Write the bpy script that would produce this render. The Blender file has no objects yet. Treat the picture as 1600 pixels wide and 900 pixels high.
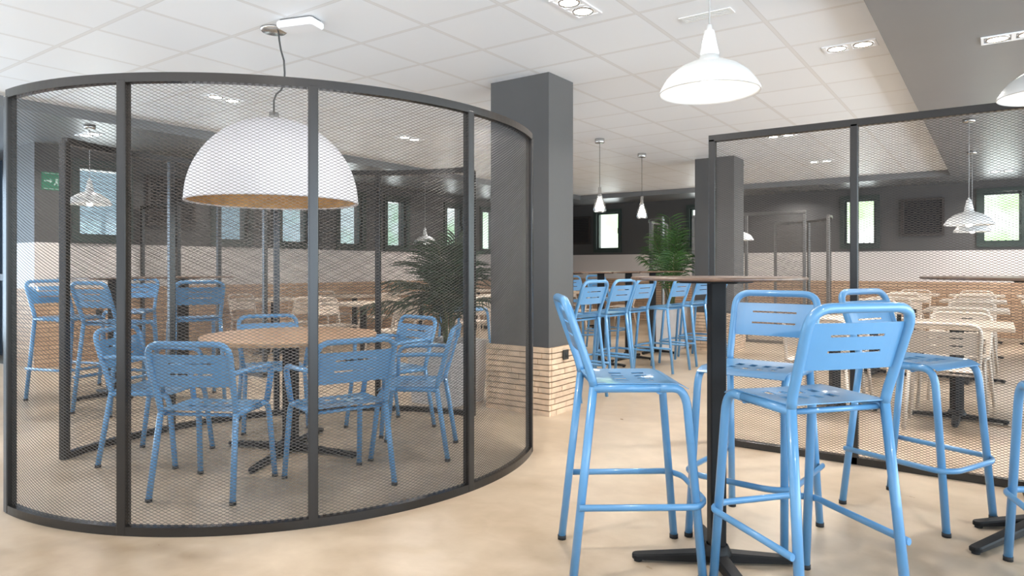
import bpy, math, random
import numpy as np
from mathutils import Vector, Matrix
R = math.radians
random.seed(7)
C = bpy.context.scene.collection
SN, CS = math.sin(R(35.5)), math.cos(R(35.5))
EYE = 1.18
CEIL = 2.737
SOFF = 2.64

def W(X, d, z=0.0):
    """survey coordinates (metres right of / ahead of the tripod) to room coordinates"""
    return Vector((-SN * d + CS * X, CS * d + SN * X, z))

def heading(X, d):
    """rotation about z that turns local +y to the survey direction (X, d)"""
    v = W(X, d)
    return math.atan2(-v.x, v.y)

# ------------------------------------------------------------------ materials
def new_mat(name):
    m = bpy.data.materials.new(name); m.use_nodes = True
    nt = m.node_tree
    return m, nt, nt.nodes['Principled BSDF']

def mat(name, col, rough=0.5, metal=0.0, spec=0.5, noise=0.0, nscale=8.0, bump=0.0, bscale=60.0, emit=None, estr=0.0, coat=0.0):
    m, nt, b = new_mat(name)
    b.inputs['Base Color'].default_value = (*col, 1)
    b.inputs['Roughness'].default_value = rough
    b.inputs['Metallic'].default_value = metal
    b.inputs['Specular IOR Level'].default_value = spec
    b.inputs['Coat Weight'].default_value = coat
    if emit:
        b.inputs['Emission Color'].default_value = (*emit, 1)
        b.inputs['Emission Strength'].default_value = estr
    tc = nt.nodes.new('ShaderNodeTexCoord')
    if noise:
        n = nt.nodes.new('ShaderNodeTexNoise'); n.inputs['Scale'].default_value = nscale; n.inputs['Detail'].default_value = 4
        nt.links.new(tc.outputs['Object'], n.inputs['Vector'])
        r = nt.nodes.new('ShaderNodeMapRange'); r.inputs[1].default_value = .3; r.inputs[2].default_value = .7
        r.inputs[3].default_value = 1 - noise; r.inputs[4].default_value = 1 + noise
        nt.links.new(n.outputs['Fac'], r.inputs[0])
        mx = nt.nodes.new('ShaderNodeVectorMath'); mx.operation = 'SCALE'
        mx.inputs[0].default_value = col
        nt.links.new(r.outputs[0], mx.inputs['Scale'])
        nt.links.new(mx.outputs[0], b.inputs['Base Color'])
    if bump:
        n = nt.nodes.new('ShaderNodeTexNoise'); n.inputs['Scale'].default_value = bscale; n.inputs['Detail'].default_value = 3
        nt.links.new(tc.outputs['Object'], n.inputs['Vector'])
        bp = nt.nodes.new('ShaderNodeBump'); bp.inputs['Strength'].default_value = bump; bp.inputs['Distance'].default_value = .004
        nt.links.new(n.outputs['Fac'], bp.inputs['Height']); nt.links.new(bp.outputs[0], b.inputs['Normal'])
    return m

M = {}
M['blue'] = mat('blue_powder_coat', (.105, .290, .525), .30, spec=.5, noise=.05, nscale=5, coat=.45)
M['white_paint'] = mat('cream_powder_coat', (.72, .60, .49), .4, noise=.04)
M['rubber'] = mat('black_rubber', (.012, .012, .013), .7)
M['black'] = mat('black_iron', (.009, .0085, .0085), .5, spec=.25, noise=.15, nscale=20)
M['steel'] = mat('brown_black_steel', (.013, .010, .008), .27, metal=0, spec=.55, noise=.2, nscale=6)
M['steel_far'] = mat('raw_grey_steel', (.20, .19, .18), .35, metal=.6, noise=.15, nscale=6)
M['wire'] = mat('expanded_metal', (.060, .051, .045), .5, metal=0)
M['grey'] = mat('dark_grey_paint', (.072, .070, .069), .55, noise=.06, nscale=2, bump=.08)
M['grey_ceiling'] = mat('grey_ceiling_paint', (.16, .165, .17), .35, noise=.05, nscale=1.5)
M['sheet_white'] = mat('white_enamel', (.86, .86, .84), .3, spec=.6, coat=.3)
M['dome'] = mat('dome_plaster', (.74, .72, .74), .6, noise=.03, nscale=6, bump=.1, bscale=30)
M['gold'] = mat('gold_leaf', (.46, .27, .10), .5, metal=.4, noise=.25, nscale=14, bump=.25, bscale=40)
M['cable'] = mat('grey_cable', (.06, .06, .06), .6)
M['pale_cable'] = mat('pale_cable', (.45, .45, .45), .6)
M['chrome'] = mat('brushed_nickel', (.55, .54, .52), .25, metal=.9)
M['plastic'] = mat('white_plastic', (.85, .86, .88), .35)
M['bulb'] = mat('lit_bulb', (1, .95, .85), .4, emit=(1, .96, .90), estr=8)
M['spot'] = mat('lit_spot', (1, 1, 1), .4, emit=(1, .96, .9), estr=22)
M['planter'] = mat('white_planter', (.70, .68, .67), .5, noise=.05)
M['soil'] = mat('soil', (.03, .02, .014), .95, noise=.3, nscale=40, bump=.6)
M['frond'] = mat('palm_leaf', (.03, .065, .028), .42, noise=.35, nscale=5)
M['frond_light'] = mat('bright_palm_leaf', (.045, .12, .022), .42, noise=.35, nscale=6)
M['stem'] = mat('palm_stem', (.10, .12, .04), .55, noise=.2)
M['window_frame'] = mat('dark_green_frame', (.022, .036, .030), .4)
M['grille'] = mat('brown_black_grille', (.035, .027, .024), .6)
M['sign_green'] = mat('sign_green', (.008, .12, .06), .5, emit=(.01, .25, .12), estr=.05)
M['sign_white'] = mat('sign_white', (.35, .48, .42), .5)
M['dark_glass'] = mat('dark_tinted_glass', (.008, .014, .022), .08, spec=.8)
M['socket'] = mat('socket_black', (.02, .02, .02), .35)

def wood(name, c1, c2, rough=.42, scale=3.0):
    m, nt, b = new_mat(name)
    tc = nt.nodes.new('ShaderNodeTexCoord'); mp = nt.nodes.new('ShaderNodeMapping')
    mp.inputs['Scale'].default_value = (1, 9, 4)
    n = nt.nodes.new('ShaderNodeTexNoise'); n.inputs['Scale'].default_value = scale; n.inputs['Detail'].default_value = 8; n.inputs['Distortion'].default_value = 1.2
    cr = nt.nodes.new('ShaderNodeValToRGB')
    cr.color_ramp.elements[0].position = .35; cr.color_ramp.elements[1].position = .68
    cr.color_ramp.elements[0].color = (*c1, 1); cr.color_ramp.elements[1].color = (*c2, 1)
    nt.links.new(tc.outputs['Object'], mp.inputs[0]); nt.links.new(mp.outputs[0], n.inputs['Vector'])
    nt.links.new(n.outputs['Fac'], cr.inputs[0]); nt.links.new(cr.outputs[0], b.inputs['Base Color'])
    b.inputs['Roughness'].default_value = rough
    return m
M['oak'] = wood('warm_oak', (.42, .24, .13), (.60, .38, .22))
M['bar_wood'] = wood('brown_bar_top', (.11, .060, .038), (.20, .115, .07), .3)
M['pale_wood'] = wood('pale_table_top', (.46, .36, .27), (.58, .47, .36))

def floor_mat():
    m, nt, b = new_mat('polished_concrete')
    tc = nt.nodes.new('ShaderNodeTexCoord')
    def noise(s, d, dist=0):
        n = nt.nodes.new('ShaderNodeTexNoise'); n.inputs['Scale'].default_value = s; n.inputs['Detail'].default_value = d
        n.inputs['Distortion'].default_value = dist
        nt.links.new(tc.outputs['Object'], n.inputs['Vector']); return n
    a = noise(.9, 6, .6); c = noise(7, 8, .3)
    mx = nt.nodes.new('ShaderNodeMath'); mx.operation = 'MULTIPLY_ADD'; mx.inputs[1].default_value = .45
    nt.links.new(c.outputs['Fac'], mx.inputs[0]); nt.links.new(a.outputs['Fac'], mx.inputs[2])
    cr = nt.nodes.new('ShaderNodeValToRGB')
    cr.color_ramp.elements[0].position = .5; cr.color_ramp.elements[1].position = .95
    cr.color_ramp.elements[0].color = (.33, .24, .155, 1); cr.color_ramp.elements[1].color = (.56, .45, .335, 1)
    nt.links.new(mx.outputs[0], cr.inputs[0]); nt.links.new(cr.outputs[0], b.inputs['Base Color'])
    rr = nt.nodes.new('ShaderNodeMapRange'); rr.inputs[3].default_value = .22; rr.inputs[4].default_value = .42
    nt.links.new(c.outputs['Fac'], rr.inputs[0]); nt.links.new(rr.outputs[0], b.inputs['Roughness'])
    return m
M['floor'] = floor_mat()

def wall_mat():
    """dark grey above, a pale painted band, thin bricks below"""
    m, nt, b = new_mat('banded_wall')
    g = nt.nodes.new('ShaderNodeNewGeometry'); sp = nt.nodes.new('ShaderNodeSeparateXYZ')
    nt.links.new(g.outputs['Position'], sp.inputs[0])
    sm = nt.nodes.new('ShaderNodeMath'); sm.operation = 'SUBTRACT'
    nt.links.new(sp.outputs['X'], sm.inputs[0]); nt.links.new(sp.outputs['Y'], sm.inputs[1])
    cb = nt.nodes.new('ShaderNodeCombineXYZ'); nt.links.new(sm.outputs[0], cb.inputs[0]); nt.links.new(sp.outputs['Z'], cb.inputs[1])
    br = nt.nodes.new('ShaderNodeTexBrick'); br.inputs['Scale'].default_value = 1
    br.inputs['Brick Width'].default_value = .30; br.inputs['Row Height'].default_value = .052; br.inputs['Mortar Size'].default_value = .006
    br.inputs['Color1'].default_value = (.56, .37, .23, 1); br.inputs['Color2'].default_value = (.42, .255, .15, 1); br.inputs['Mortar'].default_value = (.22, .14, .09, 1)
    nt.links.new(cb.outputs[0], br.inputs['Vector'])
    def gt(h):
        n = nt.nodes.new('ShaderNodeMath'); n.operation = 'GREATER_THAN'; n.inputs[1].default_value = h
        nt.links.new(sp.outputs['Z'], n.inputs[0]); return n
    def mix(f, a, c):
        n = nt.nodes.new('ShaderNodeMix'); n.data_type = 'RGBA'
        nt.links.new(f, n.inputs[0])
        for k, v in ((6, a), (7, c)):
            if isinstance(v, tuple): n.inputs[k].default_value = v
            else: nt.links.new(v, n.inputs[k])
        return n.outputs[2]
    m1 = mix(gt(.93).outputs[0], br.outputs['Color'], (.62, .565, .525, 1))
    m2 = mix(gt(1.475).outputs[0], m1, (.066, .063, .061, 1))
    nt.links.new(m2, b.inputs['Base Color'])
    b.inputs['Roughness'].default_value = .6
    lt = nt.nodes.new('ShaderNodeMath'); lt.operation = 'LESS_THAN'; lt.inputs[1].default_value = .93
    nt.links.new(sp.outputs['Z'], lt.inputs[0])
    ml = nt.nodes.new('ShaderNodeMath'); ml.operation = 'MULTIPLY'
    nt.links.new(lt.outputs[0], ml.inputs[0]); nt.links.new(br.outputs['Fac'], ml.inputs[1])
    bp = nt.nodes.new('ShaderNodeBump'); bp.invert = True; bp.inputs['Strength'].default_value = .7; bp.inputs['Distance'].default_value = .01
    nt.links.new(ml.outputs[0], bp.inputs['Height']); nt.links.new(bp.outputs[0], b.inputs['Normal'])
    return m
M['wall'] = wall_mat()
M['brick'] = mat('pale_thin_brick', (.66, .48, .33), .75, noise=.22, nscale=9, bump=.5, bscale=50)

M['mortar'] = mat('brown_mortar', (.20, .13, .085), .9, noise=.2, nscale=20)

def tile_mat():
    m, nt, b = new_mat('ceiling_tiles')
    g = nt.nodes.new('ShaderNodeNewGeometry'); sp = nt.nodes.new('ShaderNodeSeparateXYZ')
    nt.links.new(g.outputs['Position'], sp.inputs[0])
    def M_(op, a, v=None, c=None):
        n = nt.nodes.new('ShaderNodeMath'); n.operation = op
        nt.links.new(a, n.inputs[0])
        if v is not None:
            if isinstance(v, (int, float)): n.inputs[1].default_value = v
            else: nt.links.new(v, n.inputs[1])
        if c is not None: n.inputs[2].default_value = c
        return n.outputs[0]
    def dist(o, off):
        f = M_('FRACT', M_('DIVIDE', M_('ADD', o, off), .6))
        return M_('SUBTRACT', M_('ABSOLUTE', M_('SUBTRACT', f, .5)), 0.0)
    dx = dist(sp.outputs['X'], .59 + 30); dy = dist(sp.outputs['Y'], -12.83 + 60)
    mx = M_('MAXIMUM', dx, dy)
    line = M_('GREATER_THAN', mx, .5 - .018)
    groove = M_('GREATER_THAN', mx, .5 - .026)
    cmb = nt.nodes.new('ShaderNodeCombineXYZ')
    nt.links.new(M_('FLOOR', M_('DIVIDE', M_('ADD', sp.outputs['X'], 30.59), .6)), cmb.inputs[0])
    nt.links.new(M_('FLOOR', M_('DIVIDE', M_('ADD', sp.outputs['Y'], 60 - 12.83), .6)), cmb.inputs[1])
    wn = nt.nodes.new('ShaderNodeTexWhiteNoise'); nt.links.new(cmb.outputs[0], wn.inputs[0])
    mr = nt.nodes.new('ShaderNodeMapRange'); mr.inputs[3].default_value = .83; mr.inputs[4].default_value = .86
    nt.links.new(wn.outputs['Value'], mr.inputs[0])
    cc = nt.nodes.new('ShaderNodeCombineColor')
    for k, q in enumerate((.975, 1.0, 1.03)):
        nt.links.new(M_('MULTIPLY', mr.outputs[0], q), cc.inputs[k])
    mi = nt.nodes.new('ShaderNodeMix'); mi.data_type = 'RGBA'
    nt.links.new(groove, mi.inputs[0]); nt.links.new(cc.outputs[0], mi.inputs[6]); mi.inputs[7].default_value = (.66, .66, .66, 1)
    mj = nt.nodes.new('ShaderNodeMix'); mj.data_type = 'RGBA'
    nt.links.new(line, mj.inputs[0]); nt.links.new(mi.outputs[2], mj.inputs[6]); mj.inputs[7].default_value = (.74, .74, .74, 1)
    nt.links.new(mj.outputs[2], b.inputs['Base Color'])
    b.inputs['Roughness'].default_value = .48; b.inputs['Specular IOR Level'].default_value = .6
    return m
M['tiles'] = tile_mat()

def glass_mat():
    m = bpy.data.materials.new('window_glass'); m.use_nodes = True; nt = m.node_tree
    for n in list(nt.nodes): nt.nodes.remove(n)
    o = nt.nodes.new('ShaderNodeOutputMaterial'); t = nt.nodes.new('ShaderNodeBsdfTransparent'); g = nt.nodes.new('ShaderNodeBsdfGlossy')
    g.inputs['Roughness'].default_value = .05; t.inputs[0].default_value = (.93, .97, .96, 1)
    x = nt.nodes.new('ShaderNodeMixShader'); x.inputs[0].default_value = .06
    nt.links.new(t.outputs[0], x.inputs[1]); nt.links.new(g.outputs[0], x.inputs[2]); nt.links.new(x.outputs[0], o.inputs[0])
    return m
M['glass'] = glass_mat()

def clear_glass_mat():
    m = bpy.data.materials.new('lamp_glass'); m.use_nodes = True; nt = m.node_tree
    for n in list(nt.nodes): nt.nodes.remove(n)
    o = nt.nodes.new('ShaderNodeOutputMaterial'); t = nt.nodes.new('ShaderNodeBsdfTransparent'); g = nt.nodes.new('ShaderNodeBsdfGlossy')
    g.inputs['Roughness'].default_value = .08
    lw = nt.nodes.new('ShaderNodeLayerWeight'); lw.inputs[0].default_value = .45
    x = nt.nodes.new('ShaderNodeMixShader')
    nt.links.new(lw.outputs['Facing'], x.inputs[0])
    nt.links.new(t.outputs[0], x.inputs[1]); nt.links.new(g.outputs[0], x.inputs[2]); nt.links.new(x.outputs[0], o.inputs[0])
    return m
M['lamp_glass'] = clear_glass_mat()

# ------------------------------------------------------------------ mesh helpers
class MB:
    def __init__(s): s.v = []; s.f = []; s.sm = []
    def add(s, vs, fs, smooth=False):
        o = len(s.v); s.v += [tuple(p) for p in vs]
        s.f += [tuple(i + o for i in f) for f in fs]; s.sm += [smooth] * len(fs); return s
    def box(s, x0, x1, y0, y1, z0, z1, mtx=None):
        vs = [Vector((x, y, z)) for z in (z0, z1) for y in (y0, y1) for x in (x0, x1)]
        if mtx: vs = [mtx @ p for p in vs]
        return s.add(vs, [(0, 2, 3, 1), (4, 5, 7, 6), (0, 1, 5, 4), (2, 6, 7, 3), (0, 4, 6, 2), (1, 3, 7, 5)])
    def rbox(s, x0, x1, y0, y1, z0, z1, r=.01, n=4, mtx=None, ch=None):
        """box with rounded vertical corners and chamfered top and bottom"""
        ch = r * .4 if ch is None else ch
        ring = []
        for cx, cy, a in ((x1 - r, y1 - r, 0), (x0 + r, y1 - r, 90), (x0 + r, y0 + r, 180), (x1 - r, y0 + r, 270)):
            for k in range(n + 1):
                t = R(a + 90 * k / n); ring.append((cx, cy, math.cos(t), math.sin(t)))
        vs = []
        for z, rr in ((z0, r - ch), (z0 + ch, r), (z1 - ch, r), (z1, r - ch)):
            vs += [Vector((cx + c_ * rr, cy + s_ * rr, z)) for cx, cy, c_, s_ in ring]
        if mtx: vs = [mtx @ p for p in vs]
        m = len(ring); fs = []
        for k in range(3):
            fs += [(k * m + i, k * m + (i + 1) % m, (k + 1) * m + (i + 1) % m, (k + 1) * m + i) for i in range(m)]
        fs += [tuple(reversed(range(m))), tuple(range(3 * m, 4 * m))]
        return s.add(vs, fs)
    def lathe(s, prof, n=32, c=(0, 0, 0), smooth=True, cap=False):
        vs = []; fs = []; m = len(prof)
        for i in range(n):
            a = 2 * math.pi * i / n
            vs += [(c[0] + r * math.cos(a), c[1] + r * math.sin(a), c[2] + z) for r, z in prof]
        for i in range(n):
            j = (i + 1) % n
            fs += [(i * m + k, j * m + k, j * m + k + 1, i * m + k + 1) for k in range(m - 1)]
        s.add(vs, fs, smooth)
        if cap:
            o = len(s.v) - n * m
            s.f.append(tuple(o + i * m for i in reversed(range(n)))); s.f.append(tuple(o + i * m + m - 1 for i in range(n))); s.sm += [False, False]
        return s
    def tube(s, path, r, n=10, closed=False, flat=None, rads=None):
        P = [Vector(p) for p in path]; L = len(P)
        T = []
        for i in range(L):
            if closed: t = P[(i + 1) % L] - P[i - 1]
            else: t = P[min(i + 1, L - 1)] - P[max(i - 1, 0)]
            T.append(t.normalized())
        u = Vector((0, 0, 1)) if abs(T[0].z) < .9 else Vector((1, 0, 0))
        vs = []
        for i in range(L):
            u = (u - T[i] * u.dot(T[i])).normalized(); w = T[i].cross(u)
            rr = rads[i] if rads else r
            for k in range(n):
                a = 2 * math.pi * (k + .5) / n
                ca, sa = math.cos(a), math.sin(a)
                if flat: ca *= flat
                vs.append(P[i] + u * (rr * sa) + w * (rr * ca))
        fs = []
        for i in range(L if closed else L - 1):
            j = (i + 1) % L
            fs += [(i * n + k, i * n + (k + 1) % n, j * n + (k + 1) % n, j * n + k) for k in range(n)]
        s.add(vs, fs, n > 4)
        if not closed:
            o = len(s.v) - L * n
            s.f.append(tuple(o + k for k in reversed(range(n)))); s.f.append(tuple(o + (L - 1) * n + k for k in range(n))); s.sm += [False, False]
        return s
    def sheet(s, us, vs_, holes, fn, t=.003, smooth=False):
        """a plate over a parameter grid with rectangular holes; fn(u, v) -> (point, normal)"""
        us = sorted(set([round(a, 5) for a in us] + [round(h[k], 5) for h in holes for k in (0, 1)]))
        vs_ = sorted(set([round(a, 5) for a in vs_] + [round(h[k], 5) for h in holes for k in (2, 3)]))
        nu, nv = len(us), len(vs_)
        top = []; bot = []
        for b in vs_:
            for a in us:
                p, nn = fn(a, b); p = Vector(p); nn = Vector(nn).normalized()
                top.append(p + nn * t / 2); bot.append(p - nn * t / 2)
        full = {}
        for j in range(nv - 1):
            for i in range(nu - 1):
                cu, cv = (us[i] + us[i + 1]) / 2, (vs_[j] + vs_[j + 1]) / 2
                full[i, j] = not any(h[0] < cu < h[1] and h[2] < cv < h[3] for h in holes)
        N = nu * nv; fs = []
        def id_(i, j): return j * nu + i
        for (i, j), ok in full.items():
            if not ok: continue
            a, b, c, d = id_(i, j), id_(i + 1, j), id_(i + 1, j + 1), id_(i, j + 1)
            fs.append((a, b, c, d)); fs.append((d + N, c + N, b + N, a + N))
            for (di, dj, p, q) in ((0, -1, a, b), (1, 0, b, c), (0, 1, c, d), (-1, 0, d, a)):
                if not full.get((i + di, j + dj), False): fs.append((q, p, p + N, q + N))
        return s.add(top + bot, fs, smooth)
    def build(s, name, m, parent=None, loc=None, rz=0):
        me = bpy.data.meshes.new(name); me.from_pydata(s.v, [], s.f); me.polygons.foreach_set('use_smooth', s.sm)
        me.materials.append(m); me.update()
        o = bpy.data.objects.new(name, me); C.objects.link(o)
        if parent is not None: o.parent = parent
        if loc is not None: o.location = loc
        o.rotation_euler.z = rz
        return o

def lin(a, b, n):
    return [a + (b - a) * i / (n - 1) for i in range(n)]
def fillet(pts, r, n=6):
    """polyline with rounded inner corners"""
    P = [Vector(p) for p in pts]; out = [P[0]]
    rs = r if isinstance(r, (list, tuple)) else [r] * (len(P) - 2)
    for i in range(1, len(P) - 1):
        a, b, c = P[i - 1], P[i], P[i + 1]; rr = rs[i - 1]
        if rr <= 0: out.append(b); continue
        d1 = (a - b).normalized(); d2 = (c - b).normalized()
        p0 = b + d1 * min(rr, (a - b).length * .49); p2 = b + d2 * min(rr, (c - b).length * .49)
        for k in range(n + 1):
            t = k / n; out.append(p0 * (1 - t) ** 2 + b * 2 * t * (1 - t) + p2 * t * t)
    out.append(P[-1]); return out

def tag(o, label=None, cat=None, group=None, kind=None):
    if label: o['label'] = label
    if cat: o['category'] = cat
    if group: o['group'] = group
    if kind: o['kind'] = kind
    return o
def empty(name, loc=(0, 0, 0), rz=0):
    o = bpy.data.objects.new(name, None); C.objects.link(o); o.location = loc; o.rotation_euler = (0, 0, rz)
    o.empty_display_size = .1; return o
def struct(o): o['kind'] = 'structure'; return o
def copy_tree(o, parent=None):
    c = o.copy(); C.objects.link(c); c.parent = parent
    for k in ('label', 'group', 'category'):
        pass
    for ch in [x for x in KIDS.get(o.name, [])]:
        copy_tree(ch, c)
    KIDS[c.name] = [x for x in bpy.data.objects if False]
    return c
KIDS = {}
def register(root):
    for ch in root.children_recursive: KIDS[ch.name] = list(ch.children)
    KIDS[root.name] = list(root.children)
USED = set()
def place(proto, X, d, face, label, group=None, world=None):
    """the first call moves the built one itself, later calls copy it with its parts"""
    if proto.name in USED: o = copy_tree(proto)
    else: o = proto; USED.add(proto.name)
    if world: o.location = (world[0], world[1], 0); o.rotation_euler.z = math.atan2(-face[0], face[1])
    else: o.location = W(X, d); o.rotation_euler.z = heading(*face)
    o['label'] = label
    if group: o['group'] = group
    elif 'group' in o: del o['group']
    return o

# ------------------------------------------------------------------ room shell
XL, YB, XR, YF = -9.1, 14.0, 5.0, -5.0
def plane_box(name, m, x0, x1, y0, y1, z0, z1):
    return struct(MB().box(x0, x1, y0, y1, z0, z1).build(name, m))
plane_box('floor', M['floor'], -11.2, XR, YF, YB + .2, -.12, 0)
IX0, IX1, IY1 = -7.33, -.59, 12.83
plane_box('ceiling', M['tiles'], IX0, IX1, YF, IY1, CEIL, CEIL + .06)
g = MB()
for x0, x1, y0, y1 in ((-11.2, IX0, YF, YB + .2), (IX1, XR, YF, YB + .2), (IX0, IX1, IY1, YB + .2)):
    g.box(x0, x1, y0, y1, SOFF, CEIL + .06)
struct(g.build('ceiling_dropped_border', M['grey_ceiling']))

# windows: (y0, y1, z0, z1) on the left wall, (x0, x1, z0, z1) on the back wall
WL = [(3.66, 4.22), (5.44, 5.96), (6.55, 7.05), (7.70, 8.20), (8.80, 9.30), (10.45, 10.95), (11.62, 12.12)]
WB = [(-7.56, -7.0), (-5.32, -4.82), (-2.32, -1.80), (-.20, .34), (2.0, 2.54)]
ZL, ZB = (1.56, 2.43), (1.60, 2.44)
w = MB().sheet([3.2, YB], [0, SOFF], [(a, b, *ZL) for a, b in WL], lambda u, v: ((XL - .1, u, v), (1, 0, 0)), .2)
struct(w.build('wall_left', M['wall']))
w = MB().sheet([XL, XR], [0, SOFF], [(a, b, *ZB) for a, b in WB], lambda u, v: ((u, YB + .1, v), (0, -1, 0)), .2)
struct(w.build('wall_back', M['wall']))
# recess beyond the left wall, closed by a glazed door wall
w = MB().box(-11.0, XL - .2, 3.2, 3.4, 0, SOFF)
struct(w.build('wall_recess', M['wall']))
dr = struct(empty('door_1', (-10.42, 3.2, 0)))
MB().sheet([-.58, .58], [0, 2.6], [(-.50, -.03, .10, 1.02), (.03, .50, .10, 1.02), (-.50, -.03, 1.10, 2.5), (.03, .50, 1.10, 2.5)], lambda u, v: ((u, -.025, v), (0, -1, 0)), .05).build('door_frame', M['steel'], dr)
MB().box(-.5, .5, -.022, -.014, .1, 2.5).build('pane', M['dark_glass'], dr)
MB().tube([(.0, -.09, .95), (.0, -.09, 1.25)], .012, 8).build('door_handle', M['chrome'], dr)
w = MB().sheet([-5, 3.2], [0, SOFF], [(-4.6, -.2, .1, 2.3), (.3, 1.15, .1, 2.3), (1.3, 2.2, .1, 2.3)], lambda u, v: ((-11.1, u, v), (1, 0, 0)), .2)
struct(w.build('wall_far_left', M['grey']))
for nm, (a, b) in (('window_recess_large', (-4.6, -.2)), ('window_recess', (.3, 1.15)), ('window_recess_end', (1.3, 2.2))):
    r = struct(empty('window_%d' % (20 + int(a)), (-11.1, (a + b) / 2, 0)))
    hw = (b - a) / 2
    f = MB()
    for y0, y1, z0, z1 in ((-hw, hw, .1, .16), (-hw, hw, 2.24, 2.3), (-hw, -hw + .06, .16, 2.24), (hw - .06, hw, .16, 2.24), (-hw, hw, 1.0, 1.05)):
        f.box(-.05, .05, y0, y1, z0, z1)
    f.build('window_frame', M['window_frame'], r)
    MB().box(-.004, .004, -hw + .06, hw - .06, .16, 2.24).build('pane', M['glass'], r)

def window(i, c, rz, hw, z0, z1):
    r = struct(empty('window_%d' % i, c, rz))
    f = MB(); fr = .075
    # local x along the wall, local -y into the room
    for x0, x1, a, b in ((-hw - fr, hw + fr, z1, z1 + fr), (-hw - fr, hw + fr, z0 - fr, z0), (-hw - fr, -hw, z0, z1), (hw, hw + fr, z0, z1)):
        f.box(x0, x1, -.035, .12, a, b)
    f.build('window_frame', M['window_frame'], r)
    f = MB()
    for x0, x1, a, b in ((-hw, hw, z1 - .035, z1), (-hw, hw, z0, z0 + .035), (-hw, -hw + .035, z0 + .035, z1 - .035), (hw - .035, hw, z0 + .035, z1 - .035)):
        f.box(x0, x1, .03, .075, a, b)
    f.box(hw - .03, hw - .015, .0, .03, (z0 + z1) / 2 - .06, (z0 + z1) / 2 + .06)
    f.build('sash', M['window_frame'], r)
    MB().box(-hw + .035, hw - .035, .048, .054, z0 + .035, z1 - .035).build('pane', M['glass'], r)
for i, (a, b) in enumerate(WL): window(i + 1, (XL, (a + b) / 2, 0), R(90), (b - a) / 2, *ZL)
for i, (a, b) in enumerate(WB): window(i + 8, ((a + b) / 2, YB, 0), 0, (b - a) / 2, *ZB)

# columns with thin-brick bases (each brick modelled, slightly uneven)
def column(x0, x1, y0, y1, z_b, name):
    root = struct(empty(name, ((x0 + x1) / 2, (y0 + y1) / 2, 0)))
    hx, hy = (x1 - x0) / 2, (y1 - y0) / 2
    MB().box(-hx, hx, -hy, hy, 0, CEIL).build('shaft', M['grey'], root)
    b = MB(); course = .0455; k = 0; z = 0
    rnd = random.Random(11)
    while z + course <= z_b + .001:
        for ax, sgn in (('y', -1), ('x', 1), ('y', 1), ('x', -1)):
            ln = hx if ax == 'y' else hy
            p = -ln - .03 + (0 if k % 2 else -.11)
            while p < ln + .03:
                q = p + rnd.uniform(.19, .30)
                a, c = max(p, -ln - .03), min(q, ln + .03)
                if c - a > .01:
                    t = .030 + rnd.uniform(-.006, .004)
                    zt = z + course - .0075
                    if ax == 'y':
                        y_a, y_b = (hy * sgn, (hy + t) * sgn)
                        b.box(a, c - .006, min(y_a, y_b), max(y_a, y_b), z, zt)
                    else:
                        a2, c2 = max(a, -ln), min(c, ln)
                        if c2 - a2 > .01:
                            x_a, x_b = (hx * sgn, (hx + t) * sgn)
                            b.box(min(x_a, x_b), max(x_a, x_b), a2, c2 - .006, z, zt)
                p = q
        z += course; k += 1
    o = b.build('brick_base', M['brick'], root)
    MB().box(-hx - .010, hx + .010, -hy - .010, hy + .010, 0, z - .006).build('mortar', M['mortar'], root)
    return root
column(-3.48, -2.90, 4.57, 4.95, .55, 'column')
column(-3.53, -2.97, 9.48, 9.92, .55, 'column_far')

# ------------------------------------------------------------------ steel and expanded-metal screens
LW, SW = .031, .0146
def strands(fn, s0, s1, z0, z1, lw=LW, sw=SW, width=.0026, tilt=R(33)):
    """expanded metal: every strand a tilted ribbon; fn(s) -> point arrays and unit inward normals"""
    ni = int((s1 - s0) / (lw / 2)); nj = int((z1 - z0) / (sw / 2))
    I, J = np.meshgrid(np.arange(ni + 1), np.arange(nj + 1), indexing='ij')
    sI = s0 + (s1 - s0) * I / ni; zJ = z0 + (z1 - z0) * J / nj
    x, y, nx, ny = fn(sI)
    wv = width / 2
    n = I.size
    V = np.empty((n, 2, 3), np.float32)
    for k, sg in ((0, -1), (1, 1)):
        V[:, k, 0] = (x + sg * wv * math.sin(tilt) * nx).ravel()
        V[:, k, 1] = (y + sg * wv * math.sin(tilt) * ny).ravel()
        V[:, k, 2] = (zJ + sg * wv * math.cos(tilt)).ravel()
    idx = (I * (nj + 1) + J)
    ok = ((I + J) % 2 == 0)
    a1 = idx[:-1, :-1][ok[:-1, :-1]]; b1 = idx[1:, 1:][ok[:-1, :-1]]
    a2 = idx[:-1, 1:][ok[:-1, 1:]]; b2 = idx[1:, :-1][ok[:-1, 1:]]
    A = np.concatenate([a1, a2]); B = np.concatenate([b1, b2])
    F = np.stack([A * 2, B * 2, B * 2 + 1, A * 2 + 1], 1).astype(np.int32)
    used = np.unique(F); remap = np.zeros(n * 2, np.int32); remap[used] = np.arange(len(used))
    return V.reshape(-1, 3)[used], remap[F]
def mesh_np(name, V, F, m, parent):
    me = bpy.data.meshes.new(name)
    me.vertices.add(len(V)); me.vertices.foreach_set('co', V.ravel())
    me.loops.add(F.size); me.loops.foreach_set('vertex_index', F.ravel())
    me.polygons.add(len(F)); me.polygons.foreach_set('loop_start', np.arange(0, F.size, 4, dtype=np.int32))
    me.update(calc_edges=True); me.materials.append(m)
    o = bpy.data.objects.new(name, me); C.objects.link(o); o.parent = parent
    return o
def post(x, y, h, rz, m, parent, a=.022, b=.022):
    return MB().rbox(-a, a, -b, b, .002, h, .005, 2).build('post', m, parent, (x, y, 0), rz)

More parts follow.
